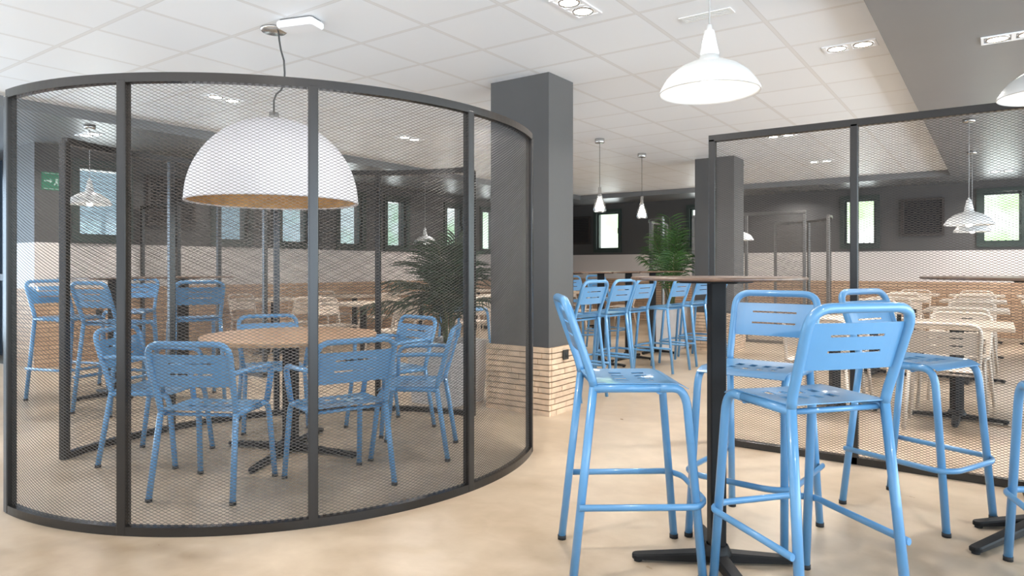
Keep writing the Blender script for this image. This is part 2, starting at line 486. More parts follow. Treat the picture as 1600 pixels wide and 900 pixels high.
def arc_screen(name, cX, cd, r, angs, h, label, cat='screen', m=None, lw=LW, sw=SW, group=None, rail=.020):
    m = m or M['steel']
    c = W(cX, cd); root = empty(name, c); tag(root, label, cat, group)
    rot = R(35.5)                                   # survey angles to room angles
    A = [R(a) + rot for a in angs]
    for a in A:
        post(r * math.cos(a), r * math.sin(a), h - .03, a, m, root)
    a0, a1 = A[0], A[-1]; n = max(8, int(abs(a1 - a0) / R(1.5)))
    q = math.sqrt(2)
    for nm, z in (('top_rail', h - rail), ('bottom_rail', rail)):
        P = [(r * math.cos(a0 + (a1 - a0) * i / n), r * math.sin(a0 + (a1 - a0) * i / n), z) for i in range(n + 1)]
        MB().tube(P, rail * q, 4).build(nm, m, root)
    for k in range(len(A) - 1):
        p0, p1 = A[k], A[k + 1]
        sg = 1 if p1 > p0 else -1
        s0, s1 = min(p0, p1) * r + .020, max(p0, p1) * r - .020
        def fn(s): 
            a = s / r; return r * np.cos(a), r * np.sin(a), -np.cos(a), -np.sin(a)
        # strands lean towards the side one looks at them from
        inward = name_in(name)
        def fn2(s, f=fn, sgn=inward):
            x, y, nx, ny = f(s); return x, y, nx * sgn, ny * sgn
        V, F = strands(fn2, s0, s1, 2 * rail - .004, h - 2 * rail + .004, lw, sw)
        mesh_np('expanded_metal', V, F, M['wire'], root)
    return root
def name_in(n): return 1
arc_screen('curved_screen', -1.494, 4.617, 1.628, [-124.9, -97.9, -68.9, -39.0, -9.5], 2.035,
           'tall curved steel mesh screen sweeping around the front of the round table', 'screen')
arc_screen('curved_screen', -1.135, 3.98, 1.63, [173.0, 144.8, 117.3, 89.0, 59.8], 1.98,
           'curved steel mesh screen behind the round table and its blue chairs', 'screen')

def flat_screen(name, x0, y0, xs, h, label, m=None, lw=LW, sw=SW, rail=.022):
    m = m or M['steel']
    root = empty(name, (x0, y0, 0)); tag(root, label, 'screen')
    for x in xs: post(x, 0, h - .03, 0, m, root, rail, rail)
    a, b = min(xs), max(xs)
    for nm, z0, z1 in (('top_rail', h - 2 * rail, h), ('bottom_rail', .0, 2 * rail)):
        MB().rbox(a - rail, b + rail, -rail, rail, z0, z1, .005, 2).build(nm, m, root)
    for k in range(len(xs) - 1):
        def fn(s): return s, np.zeros_like(s), np.zeros_like(s), np.ones_like(s)
        V, F = strands(fn, xs[k] + rail - .002, xs[k + 1] - rail + .002, 2 * rail - .004, h - 2 * rail + .004, lw, sw)
        mesh_np('expanded_metal', V, F, M['wire'], root)
    return root
flat_screen('flat_screen', -1.56, 4.52, [0, .865, 1.73, 2.595, 3.46], 2.07,
            'long straight steel mesh screen between the bar tables and the cream dining tables')
flat_screen('flat_screen', -9.04, 4.40, [0, .88, 1.76, 2.64], 1.98,
            'straight mesh screen running out from the left window wall, behind the left bar tables')
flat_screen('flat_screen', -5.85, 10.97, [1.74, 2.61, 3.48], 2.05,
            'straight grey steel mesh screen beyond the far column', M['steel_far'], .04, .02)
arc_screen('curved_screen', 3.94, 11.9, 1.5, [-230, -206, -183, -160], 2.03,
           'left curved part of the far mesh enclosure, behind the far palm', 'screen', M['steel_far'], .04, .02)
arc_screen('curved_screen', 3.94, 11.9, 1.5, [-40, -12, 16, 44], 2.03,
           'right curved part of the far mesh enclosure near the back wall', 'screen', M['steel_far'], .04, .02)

# ------------------------------------------------------------------ chairs and stools
def seat_sheet(hw, yb, yf, z, drop, slots, wave=.008):
    def fn(u, v):
        y = yb + (yf - yb) * v
        zz = z - wave * math.sin(math.pi * min(max(v, 0), 1)) * (1 - (2 * u - 1) ** 2)
        e = max(0, v - .82) / .18
        zz -= drop * e * e
        # gentle rise to the rear
        return ((2 * u - 1) * hw, y, zz), (0, drop * e * 3, 1)
    return MB().sheet(lin(0, 1, 9), lin(0, .8, 6) + [.86, .9, .94, .97, 1], slots, fn, .003)
def back_sheet(hw0, hw1, y0, y1, z0, z1, slots, bow=.012):
    def fn(u, v):
        hw = hw0 + (hw1 - hw0) * v
        return ((2 * u - 1) * hw, y0 + (y1 - y0) * v - bow * (1 - (2 * u - 1) ** 2), z0 + (z1 - z0) * v), (0, (z1 - z0), -(y1 - y0))
    return MB().sheet(lin(0, 1, 9), [0, .03, .5, .97, 1], slots, fn, .003)

def make_seat_furniture(name, cat, label, m, SH, BH, lean, foot_x, foot_y, r, arms=False, footrest=None, hi=True, top_x=.195, sx=.185):
    root = empty(name); tag(root, label, cat)
    n = 10 if hi else 6; fn_ = 6 if hi else 3
    yb, yf = -.165, .185
    yt = yb - lean
    for sg in (-1, 1):
        # front leg turns into the side rail of the seat
        L = MB().tube(fillet([(sg * foot_x, foot_y, .012), (sg * (sx + .002), yf, SH - .012), (sg * sx, yf - .10, SH - .012)], [.085], fn_), r, n).build('leg', m, root)
        if hi: MB().lathe([(r * .2, 0), (r * 1.12, 0), (r * 1.12, .018), (r * .5, .018)], 10, (sg * foot_x, foot_y, 0)).build('rubber_foot', M['rubber'], L)
        L = MB().tube([(sg * foot_x, -foot_y, .012), (sg * (sx - .002), yb, SH + .0)], r, n).build('leg', m, root)
        if hi: MB().lathe([(r * .2, 0), (r * 1.12, 0), (r * 1.12, .018), (r * .5, .018)], 10, (sg * foot_x, -foot_y, 0)).build('rubber_foot', M['rubber'], L)
    f = MB()
    for sg in (-1, 1):
        f.tube([(sg * sx, yf - .095, SH - .012), (sg * sx, yb + .0, SH - .012)], r * .98, n)
    f.tube([(-sx, yb + .02, SH - .02), (sx, yb + .02, SH - .02)], r * .6, n)
    f.tube([(-sx, yf - .10, SH - .026), (sx, yf - .10, SH - .026)], r * .6, n)
    f.build('seat_frame', m, root)
    seat_sheet(sx + .004, yb - .005, yf + .012, SH + .006, .022,
               [(.20 + .16 * i, .28 + .16 * i, a, b) for i in range(4) for a, b in ((.30, .44), (.56, .70))] if hi else []).build('seat', m, root)
    f = MB()
    f.tube(fillet([(-(sx - .002), yb, SH - .006), (-sx, yb - .01, SH + .04), (-top_x, yt, BH - r), (top_x, yt, BH - r), (sx, yb - .01, SH + .04), (sx - .002, yb, SH - .006)],
                  [.02, .075, .075, .02], fn_), r, n)
    f.build('back_frame', m, root)
    def at(z): t = (z - SH - .04) / (BH - SH - .04); return (sx + (top_x - sx) * t - r * .5, yb - .01 + (yt - yb + .01) * t)
    H = BH - SH; z0, z1 = SH + H * .36, SH + H * .81
    (w0, y0), (w1, y1) = at(z0), at(z1)
    back_sheet(w0, w1, y0, y1, z0, z1, [(.22, .78, .36, .415), (.22, .78, .70, .755)]).build('backrest', m, root)
    if arms:
        for sg in (-1, 1):
            az = SH + .20; (ax, ay) = at(az)
            MB().tube(fillet([(sg * ax, ay, az), (sg * (ax + .045), ay + .10, az + .01), (sg * (sx + .04), yf - .03, az), (sg * (sx + .01), yf - .03, SH)],
                             [.04, .07], fn_), r * .85, n, flat=1.25).build('armrest', m, root)
    if footrest:
        z = footrest; t = z / SH
        fx, fy = foot_x + (sx - foot_x) * t, foot_y + (yf - foot_y) * t; rf = -foot_y + (yb + foot_y) * t
        q = r * .78; ox = r + q
        MB().tube(fillet([(-fx - ox * .9, rf - .01, z), (-fx - ox, fy, z), (-fx * .82, fy + ox + .018, z), (fx * .82, fy + ox + .018, z), (fx + ox, fy, z), (fx + ox * .9, rf - .01, z)],
                         [.03, .04, .04, .03], fn_), q, 8 if hi else 5, flat=.75).build('footrest', m, root)
    register(root)
    return root

stool = make_seat_furniture('bar_stool', 'bar stool', '', M['blue'], .735, 1.072, .108, .205, .245, .0165, footrest=.285)
stool_far = make_seat_furniture('bar_stool', 'bar stool', '', M['blue'], .735, 1.072, .108, .205, .245, .0155, footrest=.285, hi=False)
armchair = make_seat_furniture('dining_armchair', 'chair', '', M['blue'], .445, .815, .10, .222, .235, .0155, arms=True, top_x=.218, sx=.203)
white_chair = make_seat_furniture('dining_chair', 'chair', '', M['white_paint'], .445, .80, .09, .24, .225, .0135, hi=False, top_x=.225, sx=.21)

G = 'blue metal bar stools around the near high tables'
place(stool, .468, 2.755, (1, .03), 'blue metal bar stool in profile at the left of the near high table', G)
place(stool, 1.09, 3.04, (-.64, -.77), 'blue bar stool facing the camera behind the near high table', G)
place(stool, 1.02, 2.37, (-.27, .96), 'blue bar stool nearest the camera, slotted back towards us, at near high table', G)
place(stool, 1.955, 3.29, (.51, -.86), 'blue bar stool with a shadowed seat in front of the straight mesh screen', G)
place(stool, 2.12, 2.44, (.30, .95), 'blue bar stool cut off by the right edge, one leg showing', G)

G = 'blue metal bar stools along the far high tables'
for u, d, lab in ((893, 6.15, 'nearest the grey column, half behind it'), (940, 6.68, 'second from the grey column'),
                  (976, 7.25, 'third from the grey column'), (1034, 7.75, 'standing apart below the far palm'),
                  (1071, 8.3, 'second from the far column'), (1098, 8.9, 'right beside the far column')):
    place(stool_far, (u - 800) / 1061 * d, d, (-.72, .62), 'far blue bar stool ' + lab, G)
for x, y, lab in ((-4.62, 7.35, 'blue bar stool on the window side of the far tables, nearest the column'), (-4.62, 8.15, 'blue bar stool on the window side of the far tables, middle one'),
                  (-4.62, 8.9, 'blue bar stool on the window side of the far tables, last in the row'), (-4.75, 5.75, 'blue bar stool seen between the palm and the grey column')):
    place(stool_far, 0, 0, (.95, -.3), lab, 'blue stools on the window side of the far tables', world=(x, y))
G = 'blue bar stools around the left high tables'
for X, d, f, lab in ((-4.02, 6.15, (.8, -.25), 'blue bar stool standing alone by the left recess wall'),
                     (-3.27, 5.64, (.35, .95), 'blue bar stool with its back to us at the first left high table'),
                     (-3.98, 7.08, (.2, -1), 'blue bar stool on the far side of the left high tables, facing us'),
                     (-2.84, 6.08, (-.5, .75), 'blue bar stool with a wide pale back at the second left high table')):
    place(stool, X, d, f, lab, G)

G = 'blue armchairs around the round wooden table'
place(armchair, -1.585, 3.63, (.10, 1), 'blue metal armchair nearest the camera, its back to us, at the round table', G)
place(armchair, -.955, 3.74, (-.59, .81), 'blue metal armchair behind the middle screen post, its back to us', G)
place(armchair, -.62, 4.36, (-1, .03), 'blue metal armchair in profile at the right of the round table', G)
place(armchair, -.90, 5.02, (-.70, -.72), 'blue metal armchair at the far right of the round table', G)
place(armchair, -1.80, 5.10, (.45, -.9), 'blue metal armchair behind the round table, only its top rail clear of the tabletop', G)
place(armchair, -2.20, 4.22, (1, -.05), 'blue metal armchair in profile at the left of the round table', G)

# ------------------------------------------------------------------ tables
def cross_base(z_top, feet, hub=.045, colr=.031, square=True, m=None):
    pass
def pedestal_table(name, label, cat, X, d, r, H, m_top, feet, colh=.031, square_top=False, world=None, rz=0, group=None, thick=.013, round_col=False, survey=True):
    root = empty(name, W(X, d) if world is None else (world[0], world[1], 0), rz); tag(root, label, cat, group)
    if square_top:
        t = MB().rbox(-r, r, -r, r, H - thick, H, .015, 4, ch=.003)
    else:
        t = MB().lathe([(0, H), (r - .004, H), (r, H - .003), (r, H - .008), (r - .006, H - thick), (0, H - thick)], 72, smooth=False)
    t.build('tabletop', m_top, root)
    p = MB()
    if round_col: p.lathe([(colh, .05), (colh, H - thick - .012)], 20, cap=True)
    else: p.rbox(-colh, colh, -colh, colh, .05, H - thick - .012, .006, 3, Matrix.Rotation(R(35.5), 4, 'Z'))
    p.build('pedestal', M['black'], root)
    pl = MB().rbox(-.12, .12, -.12, .12, H - thick - .012, H - thick, .02, 3); pl.build('mounting_plate', M['black'], root)
    MB().lathe([(0, .028), (colh * 1.9, .028), (colh * 1.9, .045), (colh * 1.45, .075), (colh * 1.3, .078)], 20).build('hub', M['black'], root)
    for a, ln in feet:
        a = R(a) + (R(35.5) if survey else 0)
        wd = .024; vs = []; prof = []
        # tapered bar with a rounded end and a small levelling pad
        m4 = Matrix.Rotation(a, 4, 'Z')
        N = 8; ring = [(.02, -wd * 1.25), (ln - wd, -wd)] + [(ln - wd + wd * math.sin(R(180 * k / N)), -wd * math.cos(R(180 * k / N))) for k in range(1, N)] + [(ln - wd, wd), (.02, wd * 1.25)]
        def zt(x): return .052 - .022 * (x / ln)
        q = len(ring)
        V = [m4 @ Vector((x, y, .012)) for x, y in ring] + [m4 @ Vector((x, y, zt(x) - .006)) for x, y in ring] + [m4 @ Vector((x * .995, y * .78, zt(x))) for x, y in ring]
        F = [tuple(reversed(range(q))), tuple(range(2 * q, 3 * q))]
        for k in (0, 1): F += [(k * q + i, k * q + (i + 1) % q, (k + 1) * q + (i + 1) % q, (k + 1) * q + i) for i in range(q)]
        ft = MB().add(V, F)
        o = ft.build('leg', M['black'], root)
        MB().lathe([(0, 0), (.016, 0), (.016, .013), (0, .013)], 12, tuple(m4 @ Vector((ln - wd, 0, 0)))).build('foot_pad', M['rubber'], o)
    return root
pedestal_table('bar_table', 'near high round bar table on a square black post among the blue stools', 'table', .818, 2.715, .338, 1.143, M['bar_wood'], [(176, .335), (-4, .345), (-86, .345), (86, .335)], .031)
pedestal_table('bar_table', 'high bar table at the right edge, thin top and two base bars showing', 'table', 2.43, 3.10, .49, 1.137, M['bar_wood'], [(183, .335), (-150, .62), (0, .5), (60, .5)], .031)
pedestal_table('round_table', 'round light wooden dining table inside the curved mesh screens', 'table', -1.43, 4.39, .545, .75, M['oak'], [(-97, .52), (-21, .50), (83, .5), (166, .46)], .042, thick=.028)
for i, (y, lab) in enumerate(((6.58, 'hidden mostly behind the grey column'), (7.32, 'second in the row from the grey column'), (8.08, 'third in the row from the grey column'), (8.84, 'last in the row, below the far palm'))):
    t = pedestal_table('bar_table', 'square high table of the far bar row, ' + lab, 'table', 0, 0, .35, 1.13, M['bar_wood'], [(0, .33), (90, .33), (180, .33), (270, .33)], .04,
                       square_top=True, world=(-3.9, y), group='square high tables in the far row', survey=False)
for X, d, lab in ((-3.66, 6.25, 'left high table seen through mesh, nearer the recess wall'), (-3.32, 6.86, 'left high table seen through mesh, beside the stool with the wide pale back')):
    pedestal_table('bar_table', lab, 'table', X, d, .345, 1.09, M['bar_wood'], [(0, .33), (90, .33), (180, .33), (270, .33)], .04, square_top=True, group='high tables on the left', survey=False)

# cream dining tables behind the straight screen and by the left windows
def dining_rows(cols, rows, side_axis, where):
    k = 0
    for rn, ry in rows:
        for cn, cx in cols:
            t = pedestal_table('dining_table', 'cream square dining table, %s one, %s %s' % (cn, rn, where), 'table', 0, 0, .36, .75, M['pale_wood'],
                               [(0, .33), (90, .33), (180, .33), (270, .33)], .036, square_top=True, world=(cx, ry), survey=False, thick=.03, group='cream dining tables ' + where)
            for sg, sn in ((-1, 'near'), (1, 'far')):
                jx, jr = random.uniform(-.04, .04), random.uniform(-.12, .12)
                if side_axis == 'y': wx, wy, f = cx + jx - .02, ry + sg * (.46 + random.uniform(0, .05)), (jr, -sg)
                else: wx, wy, f = cx + sg * (.46 + random.uniform(0, .08)), ry + jx, (-sg, jr)
                side = {('y', -1): 'near side', ('y', 1): 'far side', ('x', -1): 'window side', ('x', 1): 'aisle side'}[side_axis, sg]
                place(white_chair, 0, 0, f, 'cream chair, %s of %s table, %s %s' % (side, cn, rn, where), 'cream metal chairs ' + where, world=(wx, wy))
dining_rows((('left-end', -1.12), ('middle', -.25), ('right-end', .62)),
            (('first row', 6.30), ('second row', 8.55), ('third row', 10.8), ('last row', 12.95)), 'y', 'beyond straight screen')
dining_rows((('window', -8.15), ('aisle', -6.35)),
            (('first row', 5.75), ('second row', 7.2), ('third row', 8.7), ('fourth row', 10.3), ('fifth row', 11.9)), 'x', 'by left windows')

# ------------------------------------------------------------------ pendant lamps
def cable_mb(p0, p1, r=.003, n=6): return MB().tube([p0, p1], r, n)
# big dome
X0, d0 = -1.553, 4.43
dome = empty('dome_pendant_lamp', W(X0, d0)); tag(dome, 'huge white dome pendant lamp with a gold inside, above the round table', 'lamp')
rz_, rr_ = 1.605, .535
prof = [(rr_ * math.cos(R(a)), rz_ + .545 * math.sin(R(a))) for a in lin(0, 88, 26)]
pin = [((rr_ - .014) * math.cos(R(a)), rz_ + .531 * math.sin(R(a))) for a in lin(0, 88, 26)]
MB().lathe(prof, 96).build('shade', M['dome'], dome)
MB().lathe(list(reversed(pin)), 96).build('gold_lining', M['gold'], dome)
MB().lathe([(rr_ - .016, rz_ + .004), (rr_ - .012, rz_ - .004), (rr_ + .002, rz_ - .004), (rr_ + .004, rz_ + .006), (rr_, rz_ + .01)], 96).build('rim', M['dome'], dome)
MB().lathe([(.0, 2.19), (.03, 2.19), (.035, 2.15), (.06, 2.13), (0, 2.13)], 20).build('cap', M['chrome'], dome)
MB().lathe([(0, 1.90), (.05, 1.93), (.07, 1.98), (.05, 2.04), (.02, 2.08), (.02, 2.13)], 20).build('bulb', M['bulb'], dome)
MB().lathe([(0, CEIL - .022), (.075, CEIL - .022), (.085, CEIL - .012), (.085, CEIL - .001), (0, CEIL - .001)], 32).build('ceiling_rose', M['chrome'], dome)
def camoff(dx, dz): v = W(dx, 0); return (v.x, v.y, dz)
P = [camoff(a, z) for a, z in ((.03, CEIL - .02), (.035, 2.66), (.045, 2.60), (.065, 2.53), (.07, 2.45), (.068, 2.38), (.045, 2.335), (.015, 2.31), (.0, 2.27), (.0, 2.185))]
MB().tube(P, .006, 6).build('cable', M['cable'], dome)

def pendant(label, X, d, r, z_rim, z_top, cable='pale_cable', group=None, hi=True):
    root = empty('pendant_lamp', W(X, d)); tag(root, label, 'lamp', group)
    n = 56 if hi else 28
    # spun-metal shade: a flared skirt under a rounded shoulder and a narrow neck
    pr = [(r, z_rim), (r * .985, z_rim + .012), (r * .90, z_rim + .040), (r * .78, z_rim + .070), (r * .60, z_rim + .098), (r * .38, z_rim + .118), (r * .22, z_rim + .130),
          (r * .17, z_rim + .15)]
    MB().lathe(pr + [(a - .003 if a > .01 else a, b - .003) for a, b in reversed(pr)] + [pr[0]], n).build('shade', M['sheet_white'], root)
    MB().lathe([(r * .17, z_rim + .145), (r * .19, z_rim + .155), (r * .14, z_rim + .20), (r * .10, z_rim + .245), (.012, z_rim + .25), (.008, z_rim + .27), (0, z_rim + .27)], 20).build('socket_cap', M['sheet_white'], root)
    MB().lathe([(0, z_rim - .022), (r * .12, z_rim - .012), (r * .17, z_rim + .035), (r * .16, z_rim + .07), (r * .09, z_rim + .11), (r * .08, z_rim + .135)], 20).build('bulb', M['bulb'], root)
    MB().lathe([(0, z_top - .03), (.05, z_top - .03), (.056, z_top - .02), (.056, z_top - .001), (0, z_top - .001)], 24).build('ceiling_rose', M['chrome'], root)
    cable_mb((0, 0, z_rim + .26), (0, 0, z_top - .02)).build('cable', M[cable], root)
    return root
G = 'white spun-metal pendant lamps'
pendant('big white pendant lamp hanging over the near high table', .785, 2.70, .195, 1.875, CEIL, group=G)
pendant('white pendant lamp cut off by the right edge, under the grey ceiling', 2.46, 3.10, .205, 1.965, SOFF, group=G)
pendant('white pendant lamp seen through the straight screen, the nearer of a pair', (1514 - 800) / 1061 * 6.7, 6.7, .215, 1.60, SOFF, group=G)
pendant('white pendant lamp seen through the straight screen, the farther of a pair', (1519 - 800) / 1061 * 8.56, 8.56, .205, 1.63, SOFF, group=G, hi=False)
pendant('white pendant lamp in front of the first left window, beside the exit sign', (140 - 800) / 1061 * 7.0, 7.0, .205, 1.83, SOFF, group=G)
pendant('small-looking white pendant lamp just above the near palm', (664 - 800) / 1061 * 11.5, 11.5, .20, 1.59, SOFF, group=G, hi=False)
pendant('white pendant lamp mostly hidden by the far column', (1157 - 800) / 1061 * 10.2, 10.2, .19, 1.59, CEIL, group=G, hi=False)

def glass_pendant(label, X, d):
    root = empty('glass_pendant_lamp', W(X, d)); tag(root, label, 'lamp', 'glass pendant lamps above the far high tables')
    z = 1.855
    MB().lathe([(.072, z), (.078, z + .02), (.074, z + .06), (.055, z + .12), (.036, z + .17), (.03, z + .20)], 28).build('shade', M['lamp_glass'], root)
    MB().lathe([(0, z + .30), (.018, z + .295), (.024, z + .20), (.036, z + .185), (.03, z + .165), (0, z + .165)], 20).build('socket_cap', M['chrome'], root)
    MB().lathe([(0, z + .01), (.045, z + .018), (.055, z + .05), (.04, z + .10), (.02, z + .165)], 20).build('bulb', M['bulb'], root)
    MB().lathe([(0, CEIL - .05), (.055, CEIL - .05), (.058, CEIL - .045), (.058, CEIL - .001), (0, CEIL - .001)], 24).build('ceiling_rose', M['chrome'], root)
    cable_mb((0, 0, z + .29), (0, 0, CEIL - .04), .0035).build('cable', M['cable'], root)
glass_pendant('small glass bell pendant lamp nearer the grey column', (937 - 800) / 1061 * 8.22, 8.22)
glass_pendant('small glass bell pendant lamp farther from the grey column', (1003 - 800) / 1061 * 9.28, 9.28)

# ------------------------------------------------------------------ ceiling fittings
def ceil_at(u, v, h):
    d = 1061 * (h - EYE) / (418 - v); return W((u - 800) / 1061 * d, d)
def lamp(p, h, power):  # serves the downlights and the added fill lamps
    power *= .95
    l = bpy.data.lights.new('downlight_or_fill_lamp', 'AREA'); l.shape = 'DISK'; l.size = .16; l.energy = power; l.color = (1, .965, .92); l.spread = R(150)
    o = bpy.data.objects.new('downlight_or_fill_lamp', l); C.objects.link(o); o.location = (p[0], p[1], h - .02)
def downlight(u, v, h, axis, label, strength=None):
    p = ceil_at(u, v, h)
    lamp(p, h, 26)
    root = empty('ceiling_downlight', (p.x, p.y, h), 0 if axis == 'x' else R(90)); tag(root, label, 'ceiling light', 'twin recessed ceiling lights')
    MB().sheet(lin(-.17, .17, 2), lin(-.085, .085, 2), [(-.155, -.012, -.068, .068), (.012, .155, -.068, .068)], lambda a, b: ((a, b, -.004), (0, 0, -1)), .007).build('trim_frame', M['plastic'], root)
    for sx in (-.083, .083):
        L = MB().lathe([(.066, -.002), (.062, -.010), (.056, -.010), (.054, -.004)], 24, (sx, 0, 0)).build('lamp_ring', M['chrome'], root)
        MB().lathe([(0, -.009), (.03, -.008), (.055, -.0045), (.055, -.001), (0, -.001)], 24, (sx, 0, 0)).build('lamp_disc', M['spot'], L)
for a in ((900, 10, CEIL, 'y', 'twin ceiling light at the top edge, left of the near white pendant'),
          (1328, 72, CEIL, 'x', 'twin ceiling light right of the near white pendant'),
          (350, 154, CEIL, 'y', 'twin ceiling light seen through mesh above the dome lamp'),
          (640, 216, CEIL, 'y', 'twin ceiling light seen through mesh right of the dome lamp'),
          (1220, 212, CEIL, 'x', 'twin ceiling light just under the top rail of the straight screen'),
          (1282, 252, CEIL, 'x', 'twin ceiling light left of the inner post of the straight screen'),
          (1584, 56, SOFF, 'x', 'twin ceiling light in the grey ceiling at the right edge'),
          (1566, 267, SOFF, 'x', 'twin ceiling light in the grey ceiling beyond the straight screen'),
          (140, 210, SOFF, 'x', 'twin ceiling light in the grey ceiling above the exit sign')):
    downlight(*a)
for lx, ly in ((-5.4, 1.2), (-5.4, 6.2), (-6.2, 9.0), (-1.9, 1.2), (-1.9, 6.3), (-4.6, 11.6), (-1.6, 11.6)): lamp((lx, ly), CEIL, 26)  # fill lamps without fixtures, added to brighten the depth of the room
for lx, ly in ((-8.2, 9.5), (-8.2, 5.0), (-3.2, 13.4), (.2, 13.4)): lamp((lx, ly), SOFF, 20)  # more added fill below the dropped border, no fixtures
for lx, ly in ((1.2, 6.3), (1.2, 11.6), (1.2, 1.2)): lamp((lx, ly), SOFF, 26)  # added fill along the right side, no fixtures
p = ceil_at(466, 33, CEIL)
o = empty('ceiling_box', (p.x + .02, p.y, CEIL), R(35.5) - R(18)); tag(o, 'white plastic box fixed to the ceiling beside the cable of the dome lamp', 'ceiling unit')
MB().rbox(-.135, .135, -.075, .075, -.055, -.008, .03, 5).build('cover', M['plastic'], o)
MB().rbox(-.12, .12, -.06, .06, -.010, 0, .02, 4).build('back_plate', M['grey'], o)
p = ceil_at(1104, 23, CEIL)
o = empty('ceiling_vent', (p.x, p.y, CEIL)); tag(o, 'slotted grey air vent in a ceiling tile above the near white pendant', 'vent')
MB().sheet([-.16, .16], [-.05, .05], [(-.145, .145, -.035 + .02 * k, -.027 + .02 * k) for k in range(4)], lambda a, b: ((a, b, -.005), (0, 0, -1)), .006).build('grille', M['sheet_white'], o)
MB().box(-.15, .15, -.04, .04, -.0015, -.0005).build('duct', M['grille'], o)

# wall fittings
def grille(c, rz, label):
    o = empty('wall_grille', c, rz); tag(o, label, 'wall grille')
    MB().sheet([-.33, .33], [-.33, .33], [(-.29, .29, -.29, .29)], lambda a, b: ((a, -.03, b), (0, -1, 0)), .05).build('frame', M['grille'], o)
    s = MB()
    for k in range(15): s.box(-.29, .29, -.045, -.02, -.275 + k * .038, -.262 + k * .038)
    s.build('louvre', M['grille'], o); MB().box(-.29, .29, -.012, -.005, -.29, .29).build('back_panel', M['rubber'], o)
grille((-1.06, YB, 2.07), 0, 'dark square louvred grille on the back wall between the two bright windows')
grille((-8.05, YB, 2.05), 0, 'dark square louvred grille on the back wall beside the glass pendants')
grille((XL, 4.80, 2.07), R(90), 'dark square louvred grille between the first two left windows')
o = empty('exit_sign', (XL, 3.40, 2.20), R(90)); tag(o, 'green emergency exit sign on the dark left wall', 'sign')
MB().rbox(-.13, .13, -.012, 0, -.105, .105, .004, 2).build('sign_panel', M['sign_green'], o)
s = MB()
for z0, z1 in ((.088, .093), (-.093, -.088)): s.box(-.12, .12, -.0155, -.0125, z0, z1)
s.box(-.105, -.045, -.0155, -.0125, -.008, .008); s.add([(-.045, -.014, .028), (-.015, -.014, 0), (-.045, -.014, -.028), (-.045, -.0125, .028), (-.015, -.0125, 0), (-.045, -.0125, -.028)], [(0, 2, 1), (0, 1, 4, 3), (1, 2, 5, 4), (2, 0, 3, 5)])
s.box(.06, .10, -.0155, -.0125, -.06, .06)
s.lathe([(0, -.001), (.010, -.001), (.010, .001), (0, .001)], 12, (.03, -.014, .045))
s.add([(.012, -.014, .03), (.04, -.014, .03), (.034, -.014, -.01), (.05, -.014, -.045), (.038, -.014, -.05), (.024, -.014, -.018), (.004, -.014, -.05), (-.006, -.014, -.042), (.014, -.014, -.005)], [tuple(range(9))])
s.build('pictogram', M['sign_white'], o)
def socket(c, rz, label):
    o = empty('power_socket', c, rz); tag(o, label, 'power socket')
    MB().rbox(-.04, .04, -.012, 0, -.04, .04, .004, 2).build('cover_plate', M['socket'], o)
    MB().lathe([(.022, -.001), (.020, .003), (0, .003)], 16, (0, 0, 0)).build('outlet_ring', M['rubber'], o).rotation_euler = (R(90), 0, 0)
    o.children[-1].location = (0, -.0125, 0)
socket((-2.866, 4.765, .47), R(90), 'black power socket on the brick base of the near grey column')
socket((XL + .001, 3.9, .62), R(90), 'black power socket low on the left brick wall')

